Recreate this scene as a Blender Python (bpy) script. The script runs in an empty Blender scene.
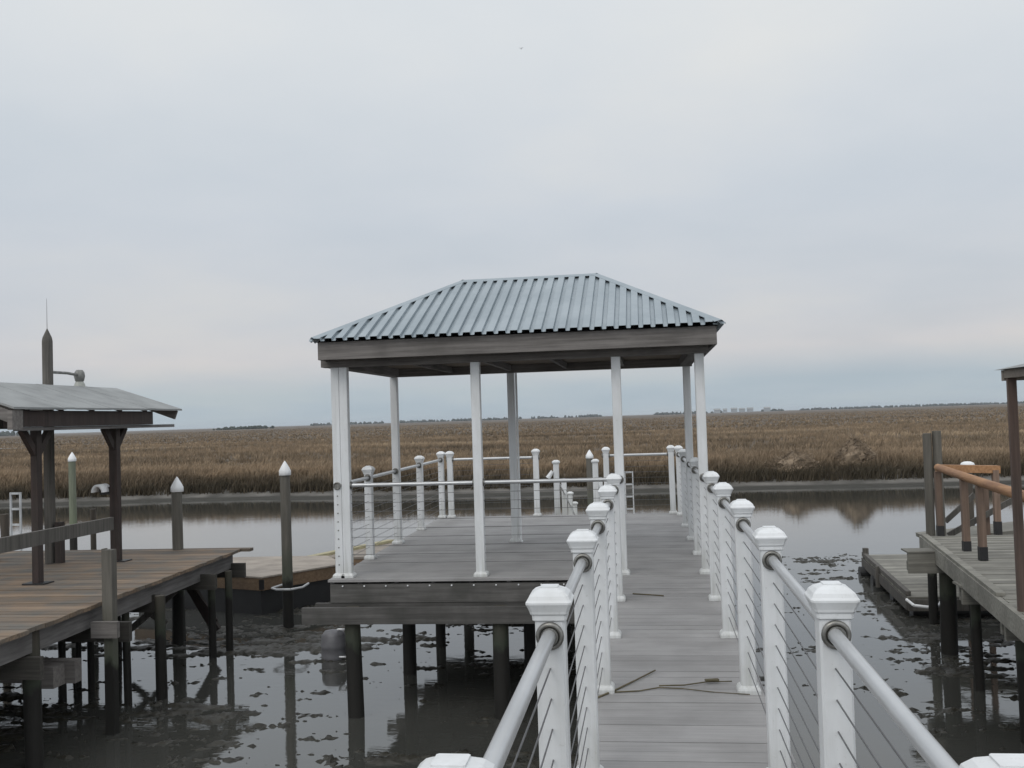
import bpy, math, random
import numpy as np
from mathutils import Vector, Matrix
random.seed(7); rng = np.random.default_rng(11)
R = math.radians
scene = bpy.context.scene
col = scene.collection
WATER = -1.40
CAMH = 1.65

# ------------------------------------------------------------------ materials
def new_mat(name):
    m = bpy.data.materials.new(name); m.use_nodes = True
    nt = m.node_tree; b = nt.nodes['Principled BSDF']
    return m, nt, b
def N(nt, typ, **kw):
    n = nt.nodes.new(typ)
    for k, v in kw.items():
        if k in n.inputs: n.inputs[k].default_value = v
        else: setattr(n, k, v)
    return n
def ramp(nt, fac, stops):
    r = nt.nodes.new('ShaderNodeValToRGB'); cr = r.color_ramp
    while len(cr.elements) < len(stops): cr.elements.new(0.5)
    for e, (p, c) in zip(cr.elements, stops):
        e.position = p; e.color = (c[0], c[1], c[2], 1)
    nt.links.new(fac, r.inputs[0]); return r
def mix(nt, fac, a, b, blend='MIX'):
    m = nt.nodes.new('ShaderNodeMix'); m.data_type = 'RGBA'; m.blend_type = blend
    L = nt.links
    for sock, v in ((m.inputs[0], fac), (m.inputs[6], a), (m.inputs[7], b)):
        if isinstance(v, (int, float)): sock.default_value = v
        elif isinstance(v, tuple): sock.default_value = (v[0], v[1], v[2], 1)
        else: L.new(v, sock)
    return m.outputs[2]
def coords(nt, scale=(1, 1, 1), world=True):
    g = N(nt, 'ShaderNodeNewGeometry') if world else N(nt, 'ShaderNodeTexCoord')
    mp = nt.nodes.new('ShaderNodeMapping'); mp.inputs['Scale'].default_value = scale
    nt.links.new(g.outputs['Position'] if world else g.outputs['Object'], mp.inputs[0])
    return mp.outputs[0]
def noise(nt, vec, scale, detail=4, rough=0.55):
    n = N(nt, 'ShaderNodeTexNoise', Scale=scale, Detail=detail, Roughness=rough)
    nt.links.new(vec, n.inputs['Vector']); return n.outputs[0]
def bump(nt, b, h, strength=0.3, dist=0.01):
    n = N(nt, 'ShaderNodeBump', Strength=strength, Distance=dist)
    nt.links.new(h, n.inputs['Height']); nt.links.new(n.outputs[0], b.inputs['Normal'])

def mat_wood(name, ca, cb, grain='x', rough=0.85, var=0.35, gs=1.0, stain=(0.05, 0.045, 0.04), stain_amt=0.35):
    m, nt, b = new_mat(name); L = nt.links
    sc = {'x': (0.6, 14, 14), 'y': (14, 0.6, 14), 'z': (14, 14, 0.6)}[grain]
    g = noise(nt, coords(nt, sc), 2.2 * gs, 6, 0.65)
    c = ramp(nt, g, [(0.3, ca), (0.7, cb)]).outputs[0]
    big = noise(nt, coords(nt, (1, 1, 1)), 2.3, 4)
    f = ramp(nt, big, [(0.40, (0, 0, 0)), (0.66, (stain_amt,) * 3)]).outputs[0]
    c = mix(nt, f, c, stain)
    at = N(nt, 'ShaderNodeAttribute', attribute_name='rnd')
    v = N(nt, 'ShaderNodeMapRange'); v.inputs[3].default_value = 1 - var; v.inputs[4].default_value = 1 + var * 0.6
    L.new(at.outputs['Fac'], v.inputs[0])
    hsv = N(nt, 'ShaderNodeHueSaturation'); L.new(v.outputs[0], hsv.inputs['Value']); L.new(c, hsv.inputs['Color'])
    L.new(hsv.outputs[0], b.inputs['Base Color'])
    b.inputs['Roughness'].default_value = rough
    bump(nt, b, g, 0.35, 0.006)
    return m
def mat_vinyl():
    m, nt, b = new_mat('white_vinyl'); L = nt.links
    n = noise(nt, coords(nt, (3, 3, 0.8)), 3.0, 5)
    c = ramp(nt, n, [(0.35, (0.73, 0.745, 0.76)), (0.75, (0.60, 0.61, 0.61))]).outputs[0]
    sp = noise(nt, coords(nt), 45, 3, 0.7)
    f = ramp(nt, sp, [(0.62, (0, 0, 0)), (0.78, (0.45, 0.45, 0.45))]).outputs[0]
    c = mix(nt, f, c, (0.35, 0.34, 0.30))
    geo = N(nt, 'ShaderNodeNewGeometry'); sx = N(nt, 'ShaderNodeSeparateXYZ'); L.new(geo.outputs['Position'], sx.inputs[0])
    st = noise(nt, coords(nt, (30, 30, 1.2)), 1.0, 4, 0.6)      # rain streaks and splash dirt low on the posts
    ma = N(nt, 'ShaderNodeMath', operation='MULTIPLY_ADD'); L.new(st, ma.inputs[0]); ma.inputs[1].default_value = -0.9; L.new(sx.outputs[2], ma.inputs[2])
    mr = N(nt, 'ShaderNodeMapRange'); L.new(ma.outputs[0], mr.inputs[0])
    mr.inputs[1].default_value = -0.50; mr.inputs[2].default_value = -0.15; mr.inputs[3].default_value = 0.45; mr.inputs[4].default_value = 0.0
    c = mix(nt, mr.outputs[0], c, (0.30, 0.30, 0.26))
    ss = ramp(nt, st, [(0.55, (0, 0, 0)), (0.75, (0.28,) * 3)]).outputs[0]
    c = mix(nt, ss, c, (0.42, 0.43, 0.41))
    L.new(c, b.inputs['Base Color']); b.inputs['Roughness'].default_value = 0.42
    bump(nt, b, n, 0.08, 0.003)
    return m
def mat_flat(name, c, rough=0.5, metal=0.0, var=0.15, scale=6, bmp=0.1):
    m, nt, b = new_mat(name); L = nt.links
    n = noise(nt, coords(nt), scale, 5, 0.6)
    lo = tuple(x * (1 - var) for x in c); hi = tuple(min(1, x * (1 + var)) for x in c)
    L.new(ramp(nt, n, [(0.3, lo), (0.7, hi)]).outputs[0], b.inputs['Base Color'])
    b.inputs['Roughness'].default_value = rough; b.inputs['Metallic'].default_value = metal
    bump(nt, b, n, bmp, 0.004)
    return m
def mat_pile(name, top, green):
    """old timber: bleached above, algae green, then black with slime below the high-tide line"""
    m, nt, b = new_mat(name); L = nt.links
    g = noise(nt, coords(nt, (12, 12, 0.9)), 2.0, 6, 0.65)
    c = ramp(nt, g, [(0.3, tuple(x * 0.6 for x in top)), (0.7, top)]).outputs[0]
    geo = N(nt, 'ShaderNodeNewGeometry'); sx = N(nt, 'ShaderNodeSeparateXYZ'); L.new(geo.outputs['Position'], sx.inputs[0])
    n2 = noise(nt, coords(nt, (6, 6, 3)), 1.5, 4)
    ad = N(nt, 'ShaderNodeMath', operation='MULTIPLY_ADD'); L.new(n2, ad.inputs[0]); ad.inputs[1].default_value = 0.35
    L.new(sx.outputs[2], ad.inputs[2])
    mr = N(nt, 'ShaderNodeMapRange'); mr.inputs[1].default_value = -1.4; mr.inputs[2].default_value = 0.6
    L.new(ad.outputs[0], mr.inputs[0])
    f1 = ramp(nt, mr.outputs[0], [(0.42, (1, 1, 1)), (0.50, (0.75,) * 3), (0.75, (0, 0, 0))]).outputs[0]
    c = mix(nt, f1, c, green)
    f2 = ramp(nt, mr.outputs[0], [(0.42, (1, 1, 1)), (0.47, (0, 0, 0))]).outputs[0]
    c = mix(nt, f2, c, (0.010, 0.009, 0.007))
    L.new(c, b.inputs['Base Color']); b.inputs['Roughness'].default_value = 0.75
    bump(nt, b, g, 0.6, 0.012)
    return m

M = {}
M['vinyl'] = mat_vinyl()
M['deck'] = mat_wood('composite_decking', (0.250, 0.243, 0.241), (0.330, 0.322, 0.319), 'x', 0.7, 0.10, 1, (0.17, 0.165, 0.16), 0.45)
M['greywood_x'] = mat_wood('weathered_timber_along', (0.125, 0.115, 0.108), (0.27, 0.25, 0.236), 'x', 0.85, 0.2)
M['greywood_y'] = mat_wood('weathered_timber_across', (0.105, 0.100, 0.097), (0.215, 0.205, 0.20), 'y', 0.85, 0.2)
M['pierbeam'] = mat_wood('pier_beam_timber', (0.060, 0.057, 0.054), (0.140, 0.134, 0.128), 'x', 0.85, 0.25, 1, (0.04, 0.04, 0.035), 0.7)
M['reedheap'] = mat_flat('reed_heap_straw', (0.20, 0.152, 0.105), 0.95, 0, 0.4, 3, 0.6)
M['soffit'] = mat_wood('soffit_boards', (0.10, 0.08, 0.06), (0.19, 0.15, 0.11), 'x', 0.85, 0.2)
M['brownplank'] = mat_wood('brown_planks', (0.125, 0.089, 0.062), (0.29, 0.210, 0.142), 'x', 0.8, 0.3, 1, (0.13, 0.12, 0.105), 1.0)
M['greyplank'] = mat_wood('grey_planks', (0.155, 0.15, 0.13), (0.33, 0.32, 0.28), 'x', 0.85, 0.3)
M['darkbeam'] = mat_wood('dark_beam_timber', (0.04, 0.037, 0.032), (0.10, 0.092, 0.08), 'x', 0.85, 0.2)
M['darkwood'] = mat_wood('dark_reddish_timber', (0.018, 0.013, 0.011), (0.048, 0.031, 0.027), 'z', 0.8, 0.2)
M['postwood'] = mat_wood('brown_post_timber', (0.13, 0.088, 0.066), (0.26, 0.18, 0.135), 'z', 0.85, 0.2)
M['hutpost'] = mat_wood('dark_brown_post_timber', (0.075, 0.052, 0.043), (0.15, 0.105, 0.088), 'z', 0.85, 0.2)
M['greypost'] = mat_wood('grey_post_timber', (0.06, 0.056, 0.05), (0.15, 0.14, 0.125), 'z', 0.85, 0.2)
M['railwood'] = mat_wood('orange_rail_timber', (0.27, 0.135, 0.060), (0.48, 0.265, 0.13), 'y', 0.7, 0.2, 1, (0.2, 0.1, 0.06), 0.5)
M['floatwood'] = mat_wood('tan_float_planks', (0.15, 0.095, 0.055), (0.30, 0.20, 0.12), 'x', 0.8, 0.3)
M['paleplank'] = mat_wood('pale_float_deck', (0.25, 0.215, 0.18), (0.40, 0.35, 0.30), 'x', 0.8, 0.25)
M['pile'] = mat_pile('old_piling', (0.085, 0.070, 0.055), (0.030, 0.040, 0.026))
M['greypile'] = mat_pile('grey_piling', (0.145, 0.135, 0.115), (0.075, 0.085, 0.06))
M['greenpile'] = mat_pile('green_piling', (0.20, 0.22, 0.16), (0.15, 0.18, 0.11))
M['cable'] = mat_flat('steel_cable', (0.12, 0.12, 0.125), 0.45, 0.3, 0.1)
M['pipe'] = mat_flat('grey_handrail_pipe', (0.52, 0.53, 0.54), 0.30, 0.5, 0.1, 3, 0.05)
M['flange'] = mat_flat('rail_flange', (0.22, 0.215, 0.20), 0.35, 0.8, 0.35, 40)
M['black'] = mat_flat('black_plastic', (0.015, 0.015, 0.016), 0.5, 0, 0.2)
M['white'] = mat_flat('white_plastic', (0.78, 0.79, 0.80), 0.45, 0, 0.05)
M['shedroof'] = mat_flat('dull_grey_roofing', (0.26, 0.27, 0.27), 0.8, 0, 0.2, 2.5)
M['lamp'] = mat_flat('weathered_lamp_metal', (0.20, 0.20, 0.19), 0.55, 0.3, 0.35, 20)
M['lampglass'] = mat_flat('cloudy_lamp_shade', (0.33, 0.34, 0.31), 0.4, 0, 0.15, 20)
M['barrel'] = mat_flat('grey_drum_plastic', (0.13, 0.13, 0.14), 0.5, 0, 0.2, 8)
M['yellow'] = mat_flat('faded_yellow', (0.36, 0.325, 0.20), 0.7, 0, 0.25, 8)
M['dullwhite'] = mat_flat('dull_white_paint', (0.45, 0.46, 0.47), 0.6, 0, 0.2)
M['straw'] = mat_flat('dry_reed', (0.10, 0.085, 0.05), 0.9, 0, 0.3, 20)
M['bluewood'] = mat_flat('pale_building_wall', (0.30, 0.32, 0.34), 0.8)

def mat_roof():
    m, nt, b = new_mat('galvanised_roofing'); L = nt.links
    n = noise(nt, coords(nt), 1.6, 5)
    c = ramp(nt, n, [(0.3, (0.275, 0.322, 0.352)), (0.7, (0.36, 0.408, 0.438))]).outputs[0]
    L.new(c, b.inputs['Base Color']); b.inputs['Metallic'].default_value = 0.35; b.inputs['Roughness'].default_value = 0.42
    r = ramp(nt, noise(nt, coords(nt), 9, 4), [(0.3, (0.36,) * 3), (0.7, (0.52,) * 3)])
    L.new(r.outputs[0], b.inputs['Roughness'])
    return m
M['roof'] = mat_roof()

def mat_water():
    m, nt, b = new_mat('creek_water'); L = nt.links
    n = noise(nt, coords(nt), 0.35, 4)
    c = ramp(nt, n, [(0.35, (0.046, 0.047, 0.042)), (0.7, (0.066, 0.066, 0.060))]).outputs[0]
    L.new(c, b.inputs['Base Color']); b.inputs['Roughness'].default_value = 0.03; b.inputs['IOR'].default_value = 1.72
    w = noise(nt, coords(nt, (0.7, 1.6, 1)), 5.5, 4, 0.55)
    w2 = noise(nt, coords(nt, (0.5, 1.4, 1)), 1.1, 2)
    ad = N(nt, 'ShaderNodeMath', operation='ADD'); L.new(w, ad.inputs[0]); L.new(w2, ad.inputs[1])
    bump(nt, b, ad.outputs[0], 0.10, 0.012)
    return m
M['water'] = mat_water()
def mat_mud():
    m, nt, b = new_mat('wet_mud'); L = nt.links
    n = noise(nt, coords(nt), 7, 6, 0.65)
    c = ramp(nt, n, [(0.3, (0.016, 0.015, 0.011)), (0.75, (0.048, 0.044, 0.032))]).outputs[0]
    L.new(c, b.inputs['Base Color']); b.inputs['Roughness'].default_value = 0.42
    b.inputs['Specular IOR Level'].default_value = 0.5
    bump(nt, b, noise(nt, coords(nt), 30, 4, 0.7), 0.8, 0.02)
    return m
M['mud'] = mat_mud()
def mat_marsh():
    m, nt, b = new_mat('marsh_ground'); L = nt.links
    geo = N(nt, 'ShaderNodeNewGeometry'); sx = N(nt, 'ShaderNodeSeparateXYZ'); L.new(geo.outputs['Position'], sx.inputs[0])
    big = noise(nt, coords(nt, (0.25, 1.0, 1)), 0.02, 6, 0.62)
    c = ramp(nt, big, [(0.36, (0.065, 0.051, 0.037)), (0.46, (0.135, 0.103, 0.073)), (0.56, (0.085, 0.066, 0.048)), (0.66, (0.155, 0.12, 0.084))]).outputs[0]
    fine = noise(nt, coords(nt, (0.5, 1, 1)), 0.35, 6, 0.7)
    c = mix(nt, ramp(nt, fine, [(0.4, (0, 0, 0)), (0.65, (0.6,) * 3)]).outputs[0], c, (0.07, 0.055, 0.035))
    # bare grey mud on the low bank at the water's edge
    mudn = noise(nt, coords(nt), 0.9, 5)
    mudc = ramp(nt, mudn, [(0.35, (0.06, 0.057, 0.05)), (0.65, (0.17, 0.16, 0.145))]).outputs[0]
    f = N(nt, 'ShaderNodeMapRange'); L.new(sx.outputs[2], f.inputs[0])
    f.inputs[1].default_value = -1.12; f.inputs[2].default_value = -0.95; f.inputs[3].default_value = 1; f.inputs[4].default_value = 0
    c = mix(nt, f.outputs[0], c, mudc)
    f2 = N(nt, 'ShaderNodeMapRange'); L.new(sx.outputs[2], f2.inputs[0])
    f2.inputs[1].default_value = -1.34; f2.inputs[2].default_value = -1.28; f2.inputs[3].default_value = 1; f2.inputs[4].default_value = 0
    c = mix(nt, f2.outputs[0], c, (0.035, 0.033, 0.027))
    L.new(c, b.inputs['Base Color']); b.inputs['Roughness'].default_value = 0.9
    bump(nt, b, fine, 0.8, 0.5)
    return m
M['marsh'] = mat_marsh()
def mat_grass():
    m, nt, b = new_mat('dead_cordgrass'); L = nt.links
    geo = N(nt, 'ShaderNodeNewGeometry'); sx = N(nt, 'ShaderNodeSeparateXYZ'); L.new(geo.outputs['Position'], sx.inputs[0])
    big = noise(nt, coords(nt, (0.35, 1.0, 1)), 0.075, 5, 0.62)
    c = ramp(nt, big, [(0.37, (0.135, 0.103, 0.072)), (0.45, (0.34, 0.252, 0.167)), (0.53, (0.21, 0.158, 0.107)), (0.62, (0.43, 0.328, 0.22))]).outputs[0]
    at = N(nt, 'ShaderNodeAttribute', attribute_name='rnd')
    v = N(nt, 'ShaderNodeMapRange'); v.inputs[3].default_value = 0.84; v.inputs[4].default_value = 1.18
    L.new(at.outputs['Fac'], v.inputs[0])
    hsv = N(nt, 'ShaderNodeHueSaturation'); L.new(v.outputs[0], hsv.inputs['Value']); L.new(c, hsv.inputs['Color'])
    c = hsv.outputs[0]
    # tide-soaked silted stems low on the creek bank
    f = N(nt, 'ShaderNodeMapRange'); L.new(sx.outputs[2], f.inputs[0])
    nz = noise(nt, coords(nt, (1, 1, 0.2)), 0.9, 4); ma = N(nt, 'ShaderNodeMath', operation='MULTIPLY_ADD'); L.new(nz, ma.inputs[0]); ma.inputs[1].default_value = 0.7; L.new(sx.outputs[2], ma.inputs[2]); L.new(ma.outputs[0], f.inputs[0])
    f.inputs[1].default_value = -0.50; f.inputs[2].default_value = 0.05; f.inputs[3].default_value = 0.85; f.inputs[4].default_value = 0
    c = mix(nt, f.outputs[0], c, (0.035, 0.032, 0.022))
    L.new(c, b.inputs['Base Color']); b.inputs['Roughness'].default_value = 0.85
    b.inputs['Specular IOR Level'].default_value = 0.2
    return m
M['grass'] = mat_grass()
M['foliage'] = mat_flat('far_foliage', (0.035, 0.045, 0.035), 0.9, 0, 0.3, 0.05)
M['bird'] = mat_flat('dark_feathers', (0.03, 0.03, 0.03), 0.8)

# ------------------------------------------------------------------ mesh builder
def piece(fn):
    def g(s, *a, **k):
        if s.depth == 0: s.cuts.append((len(s.v), len(s.f)))
        s.depth += 1; fn(s, *a, **k); s.depth -= 1
    return g
class MB:
    def __init__(s): s.v = []; s.f = []; s.r = []; s.sm = []; s.cuts = []; s.depth = 0
    def add(s, vs, fs, rnd=None, smooth=False):
        o = len(s.v); s.v += [tuple(v) for v in vs]; s.f += [tuple(i + o for i in f) for f in fs]
        rr = random.random() if rnd is None else rnd
        s.r += [rr] * len(fs); s.sm += [smooth] * len(fs)
    @piece
    def box(s, x0, x1, y0, y1, z0, z1, rnd=None):
        vs = [(x, y, z) for z in (z0, z1) for y in (y0, y1) for x in (x0, x1)]
        s.add(vs, [(0, 2, 3, 1), (4, 5, 7, 6), (0, 1, 5, 4), (2, 6, 7, 3), (0, 4, 6, 2), (1, 3, 7, 5)], rnd)
    @piece
    def beam(s, a, b, w, h, rnd=None, up=(0, 0, 1)):
        a = Vector(a); b = Vector(b); d = (b - a).normalized(); u = Vector(up)
        if abs(d.dot(u)) > .98: u = Vector((0, 1, 0))
        r = d.cross(u).normalized(); u = r.cross(d)
        vs = [p + r * (i * w / 2) + u * (j * h / 2) for p in (a, b) for i, j in ((-1, -1), (1, -1), (1, 1), (-1, 1))]
        s.add(vs, [(0, 1, 2, 3), (7, 6, 5, 4), (0, 4, 5, 1), (1, 5, 6, 2), (2, 6, 7, 3), (3, 7, 4, 0)], rnd)
    @piece
    def tube(s, a, b, r0, r1=None, n=12, caps=True, segs=1, wob=0, rnd=None):
        r1 = r0 if r1 is None else r1
        a = Vector(a); b = Vector(b); d = (b - a).normalized(); u = Vector((0, 0, 1))
        if abs(d.dot(u)) > .95: u = Vector((1, 0, 0))
        r = d.cross(u).normalized(); u = r.cross(d)
        ph = random.random() * 6
        vs = []
        for k in range(segs + 1):
            t = k / segs; p = a.lerp(b, t); rad = r0 + (r1 - r0) * t
            off = (r * math.sin(ph + t * 3.1) + u * math.cos(ph * 1.3 + t * 2.3)) * wob
            for i in range(n):
                q = rad * (1 + (wob * 2.5 * math.sin(i * 2.1 + ph + t * 5)))
                vs.append(p + off + (r * math.cos(i * 2 * math.pi / n) + u * math.sin(i * 2 * math.pi / n)) * q)
        fs = [(k * n + i, k * n + (i + 1) % n, (k + 1) * n + (i + 1) % n, (k + 1) * n + i) for k in range(segs) for i in range(n)]
        s.add(vs, fs, rnd, True)
        if caps:
            s.add([vs[i] for i in range(n)], [tuple(range(n))[::-1]], rnd)
            s.add([vs[segs * n + i] for i in range(n)], [tuple(range(n))], rnd)
    @piece
    def path(s, pts, rad, n=8):
        for i in range(len(pts) - 1): s.tube(pts[i], pts[i + 1], rad, n=n)
    @piece
    def lathe(s, c, prof, n=16, smooth=True, rnd=None):
        vs = []; c = Vector(c)
        for r, z in prof:
            for i in range(n):
                a = 2 * math.pi * i / n; vs.append(c + Vector((r * math.cos(a), r * math.sin(a), z)))
        k = len(prof)
        fs = [(j * n + i, j * n + (i + 1) % n, (j + 1) * n + (i + 1) % n, (j + 1) * n + i) for j in range(k - 1) for i in range(n)]
        s.add(vs, fs, rnd, smooth)
    @piece
    def square(s, c, prof, rnd=None, bev=0.12):
        """stack of bevelled square sections (half width, z)"""
        vs = []; c = Vector(c)
        for h, z in prof:
            e = h * bev
            for x, y in ((-h + e, -h), (h - e, -h), (h, -h + e), (h, h - e), (h - e, h), (-h + e, h), (-h, h - e), (-h, -h + e)):
                vs.append(c + Vector((x, y, z)))
        k = len(prof)
        fs = [(j * 8 + i, j * 8 + (i + 1) % 8, (j + 1) * 8 + (i + 1) % 8, (j + 1) * 8 + i) for j in range(k - 1) for i in range(8)]
        fs += [tuple(range(8))[::-1], tuple(range((k - 1) * 8, k * 8))]
        s.add(vs, fs, rnd)
    @piece
    def torus(s, c, axis, R0, r, n=20, m=8):
        c = Vector(c); ax = Vector(axis).normalized(); u = Vector((0, 0, 1)) if abs(ax.z) < .9 else Vector((1, 0, 0))
        p = ax.cross(u).normalized(); q = p.cross(ax)
        vs = []
        for i in range(n):
            a = 2 * math.pi * i / n; dd = p * math.cos(a) + q * math.sin(a)
            for j in range(m):
                b = 2 * math.pi * j / m; vs.append(c + dd * (R0 + r * math.cos(b)) + ax * (r * math.sin(b)))
        fs = [(i * m + j, ((i + 1) % n) * m + j, ((i + 1) % n) * m + (j + 1) % m, i * m + (j + 1) % m) for i in range(n) for j in range(m)]
        s.add(vs, fs, None, True)
    def build(s, name, mat, parent=None, origin=(0, 0, 0)):
        me = bpy.data.meshes.new(name); o = Vector(origin)
        me.from_pydata([tuple(Vector(v) - o) for v in s.v], [], s.f)
        me.materials.append(mat)
        at = me.attributes.new('rnd', 'FLOAT', 'FACE'); at.data.foreach_set('value', s.r)
        me.polygons.foreach_set('use_smooth', s.sm); me.update()
        ob = bpy.data.objects.new(name, me); col.objects.link(ob)
        if parent is not None: ob.parent = parent
        return ob
def tag(o, label=None, cat=None, group=None, kind=None):
    if label: o['label'] = label
    if cat: o['category'] = cat
    if group: o['group'] = group
    if kind: o['kind'] = kind
    return o
def thing(name, loc, label, cat, group=None):
    o = bpy.data.objects.new(name, None); o.empty_display_size = .2; col.objects.link(o); o.location = loc
    return tag(o, label, cat, group)
def copy_tree(o, parent):
    c = o.copy(); col.objects.link(c); c.parent = parent
    for ch in [x for x in col.objects if x.parent == o]: copy_tree(ch, c)
    return c
WHOLE = {'walkway_decking', 'platform_decking', 'decking', 'cable_grommet', 'rail_flange', 'bolt_row', 'downpipe', 'pile_guide', 'bumper_hose', 'soffit', 'roof',
         'ridge_cap', 'roof_underlay', 'float_deck', 'lamp_arm', 'post', 'cap', 'drum', 'handrail_run', 'wall', 'hull', 'hood', 'rope_loop', 'cleat'}
def P(root, name, mat, fn):
    """part of root whose shape is given in world coordinates; separate timbers become parts of their own"""
    b = MB(); fn(b)
    if name in WHOLE or len(b.cuts) < 2: return b.build(name, M[mat], root, root.location)
    first = None
    cuts = b.cuts + [(len(b.v), len(b.f))]
    for (v0, f0), (v1, f1) in zip(cuts, cuts[1:]):
        c = MB(); c.v = b.v[v0:v1]; c.f = [tuple(i - v0 for i in f) for f in b.f[f0:f1]]; c.r = b.r[f0:f1]; c.sm = b.sm[f0:f1]
        o = c.build(name, M[mat], root, root.location); first = first or o
    return first

# ------------------------------------------------------------------ world, sun, camera
w = bpy.data.worlds.new('World'); scene.world = w; w.use_nodes = True
nt = w.node_tree; L = nt.links; nt.nodes.clear()
out = N(nt, 'ShaderNodeOutputWorld')
SUN_EL, SUN_AZ = R(42), R(205)      # behind the camera, veiled by the overcast
sky = N(nt, 'ShaderNodeTexSky', sky_type='NISHITA'); sky.sun_disc = False
sky.sun_elevation = SUN_EL; sky.sun_rotation = SUN_AZ; sky.air_density = 1.5; sky.dust_density = 3
bg1 = N(nt, 'ShaderNodeBackground', Strength=0.08); L.new(sky.outputs[0], bg1.inputs[0])
tc = N(nt, 'ShaderNodeTexCoord'); sp = N(nt, 'ShaderNodeSeparateXYZ'); L.new(tc.outputs['Generated'], sp.inputs[0])
mz = N(nt, 'ShaderNodeMath', operation='MAXIMUM'); L.new(sp.outputs[2], mz.inputs[0]); mz.inputs[1].default_value = 0
az = N(nt, 'ShaderNodeMath', operation='ADD'); L.new(mz.outputs[0], az.inputs[0]); az.inputs[1].default_value = 0.16
dx = N(nt, 'ShaderNodeMath', operation='DIVIDE'); L.new(sp.outputs[0], dx.inputs[0]); L.new(az.outputs[0], dx.inputs[1])
dy = N(nt, 'ShaderNodeMath', operation='DIVIDE'); L.new(sp.outputs[1], dy.inputs[0]); L.new(az.outputs[0], dy.inputs[1])
cb = N(nt, 'ShaderNodeCombineXYZ'); L.new(dx.outputs[0], cb.inputs[0]); L.new(dy.outputs[0], cb.inputs[1])
cn = noise(nt, cb.outputs[0], 0.75, 5, 0.5)
# vertical tone of the overcast: blue-grey low band, pinkish bar, lavender grey above, brighter overhead
g = ramp(nt, mz.outputs[0], [(0.0, (0.47, 0.545, 0.595)), (0.03, (0.475, 0.55, 0.60)), (0.062, (0.655, 0.65, 0.66)), (0.10, (0.615, 0.64, 0.675)),
                             (0.20, (0.64, 0.68, 0.725)), (0.36, (0.755, 0.785, 0.80)), (1.0, (1.0, 1.03, 1.06))])
cl = ramp(nt, cn, [(0.36, (0.91, 0.935, 0.965)), (0.50, (0.98, 0.985, 1.0)), (0.64, (1.06, 1.035, 1.01))])
cc = mix(nt, 1.0, g.outputs[0], cl.outputs[0], 'MULTIPLY')
# the veiled sun side (behind the camera) is brighter
yb = N(nt, 'ShaderNodeMapRange'); L.new(sp.outputs[1], yb.inputs[0])
yb.inputs[1].default_value = 0.5; yb.inputs[2].default_value = -1.0; yb.inputs[3].default_value = 1.0; yb.inputs[4].default_value = 1.5
vm = N(nt, 'ShaderNodeVectorMath', operation='SCALE'); L.new(cc, vm.inputs[0]); L.new(yb.outputs[0], vm.inputs['Scale'])
bg2 = N(nt, 'ShaderNodeBackground', Strength=1.0); L.new(vm.outputs[0], bg2.inputs[0])
mx = N(nt, 'ShaderNodeMixShader'); mx.inputs[0].default_value = 0.93
L.new(bg1.outputs[0], mx.inputs[1]); L.new(bg2.outputs[0], mx.inputs[2]); L.new(mx.outputs[0], out.inputs[0])

sl = bpy.data.lights.new('sun', 'SUN'); sl.energy = 0.55; sl.angle = R(25); sl.color = (1, 0.96, 0.9)
so = bpy.data.objects.new('sun', sl); col.objects.link(so)
sd = Vector((math.sin(SUN_AZ) * math.cos(SUN_EL), math.cos(SUN_AZ) * math.cos(SUN_EL), math.sin(SUN_EL)))
so.rotation_euler = sd.to_track_quat('Z', 'Y').to_euler(); so.location = (0, -5, 20)

cd = bpy.data.cameras.new('camera'); cd.sensor_width = 36; cd.lens = 36 * 1000 / 1024; cd.clip_end = 20000; cd.clip_start = 0.05
co = bpy.data.objects.new('camera', cd); col.objects.link(co); scene.camera = co
pitch, roll, yaw = 0.0346, 0.0315, 0.1321
F = Vector((-math.sin(yaw) * math.cos(pitch), math.cos(yaw) * math.cos(pitch), math.sin(pitch)))
Rt = F.cross(Vector((0, 0, 1))).normalized(); U = Rt.cross(F)
R2 = Rt * math.cos(roll) - U * math.sin(roll); U2 = Rt * math.sin(roll) + U * math.cos(roll)
co.matrix_world = Matrix(((R2.x, U2.x, -F.x, 0), (R2.y, U2.y, -F.y, 0), (R2.z, U2.z, -F.z, CAMH), (0, 0, 0, 1)))
scene.view_settings.view_transform = 'Standard'; scene.view_settings.look = 'None'
scene.view_settings.exposure = 0; scene.view_settings.gamma = 1

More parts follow.
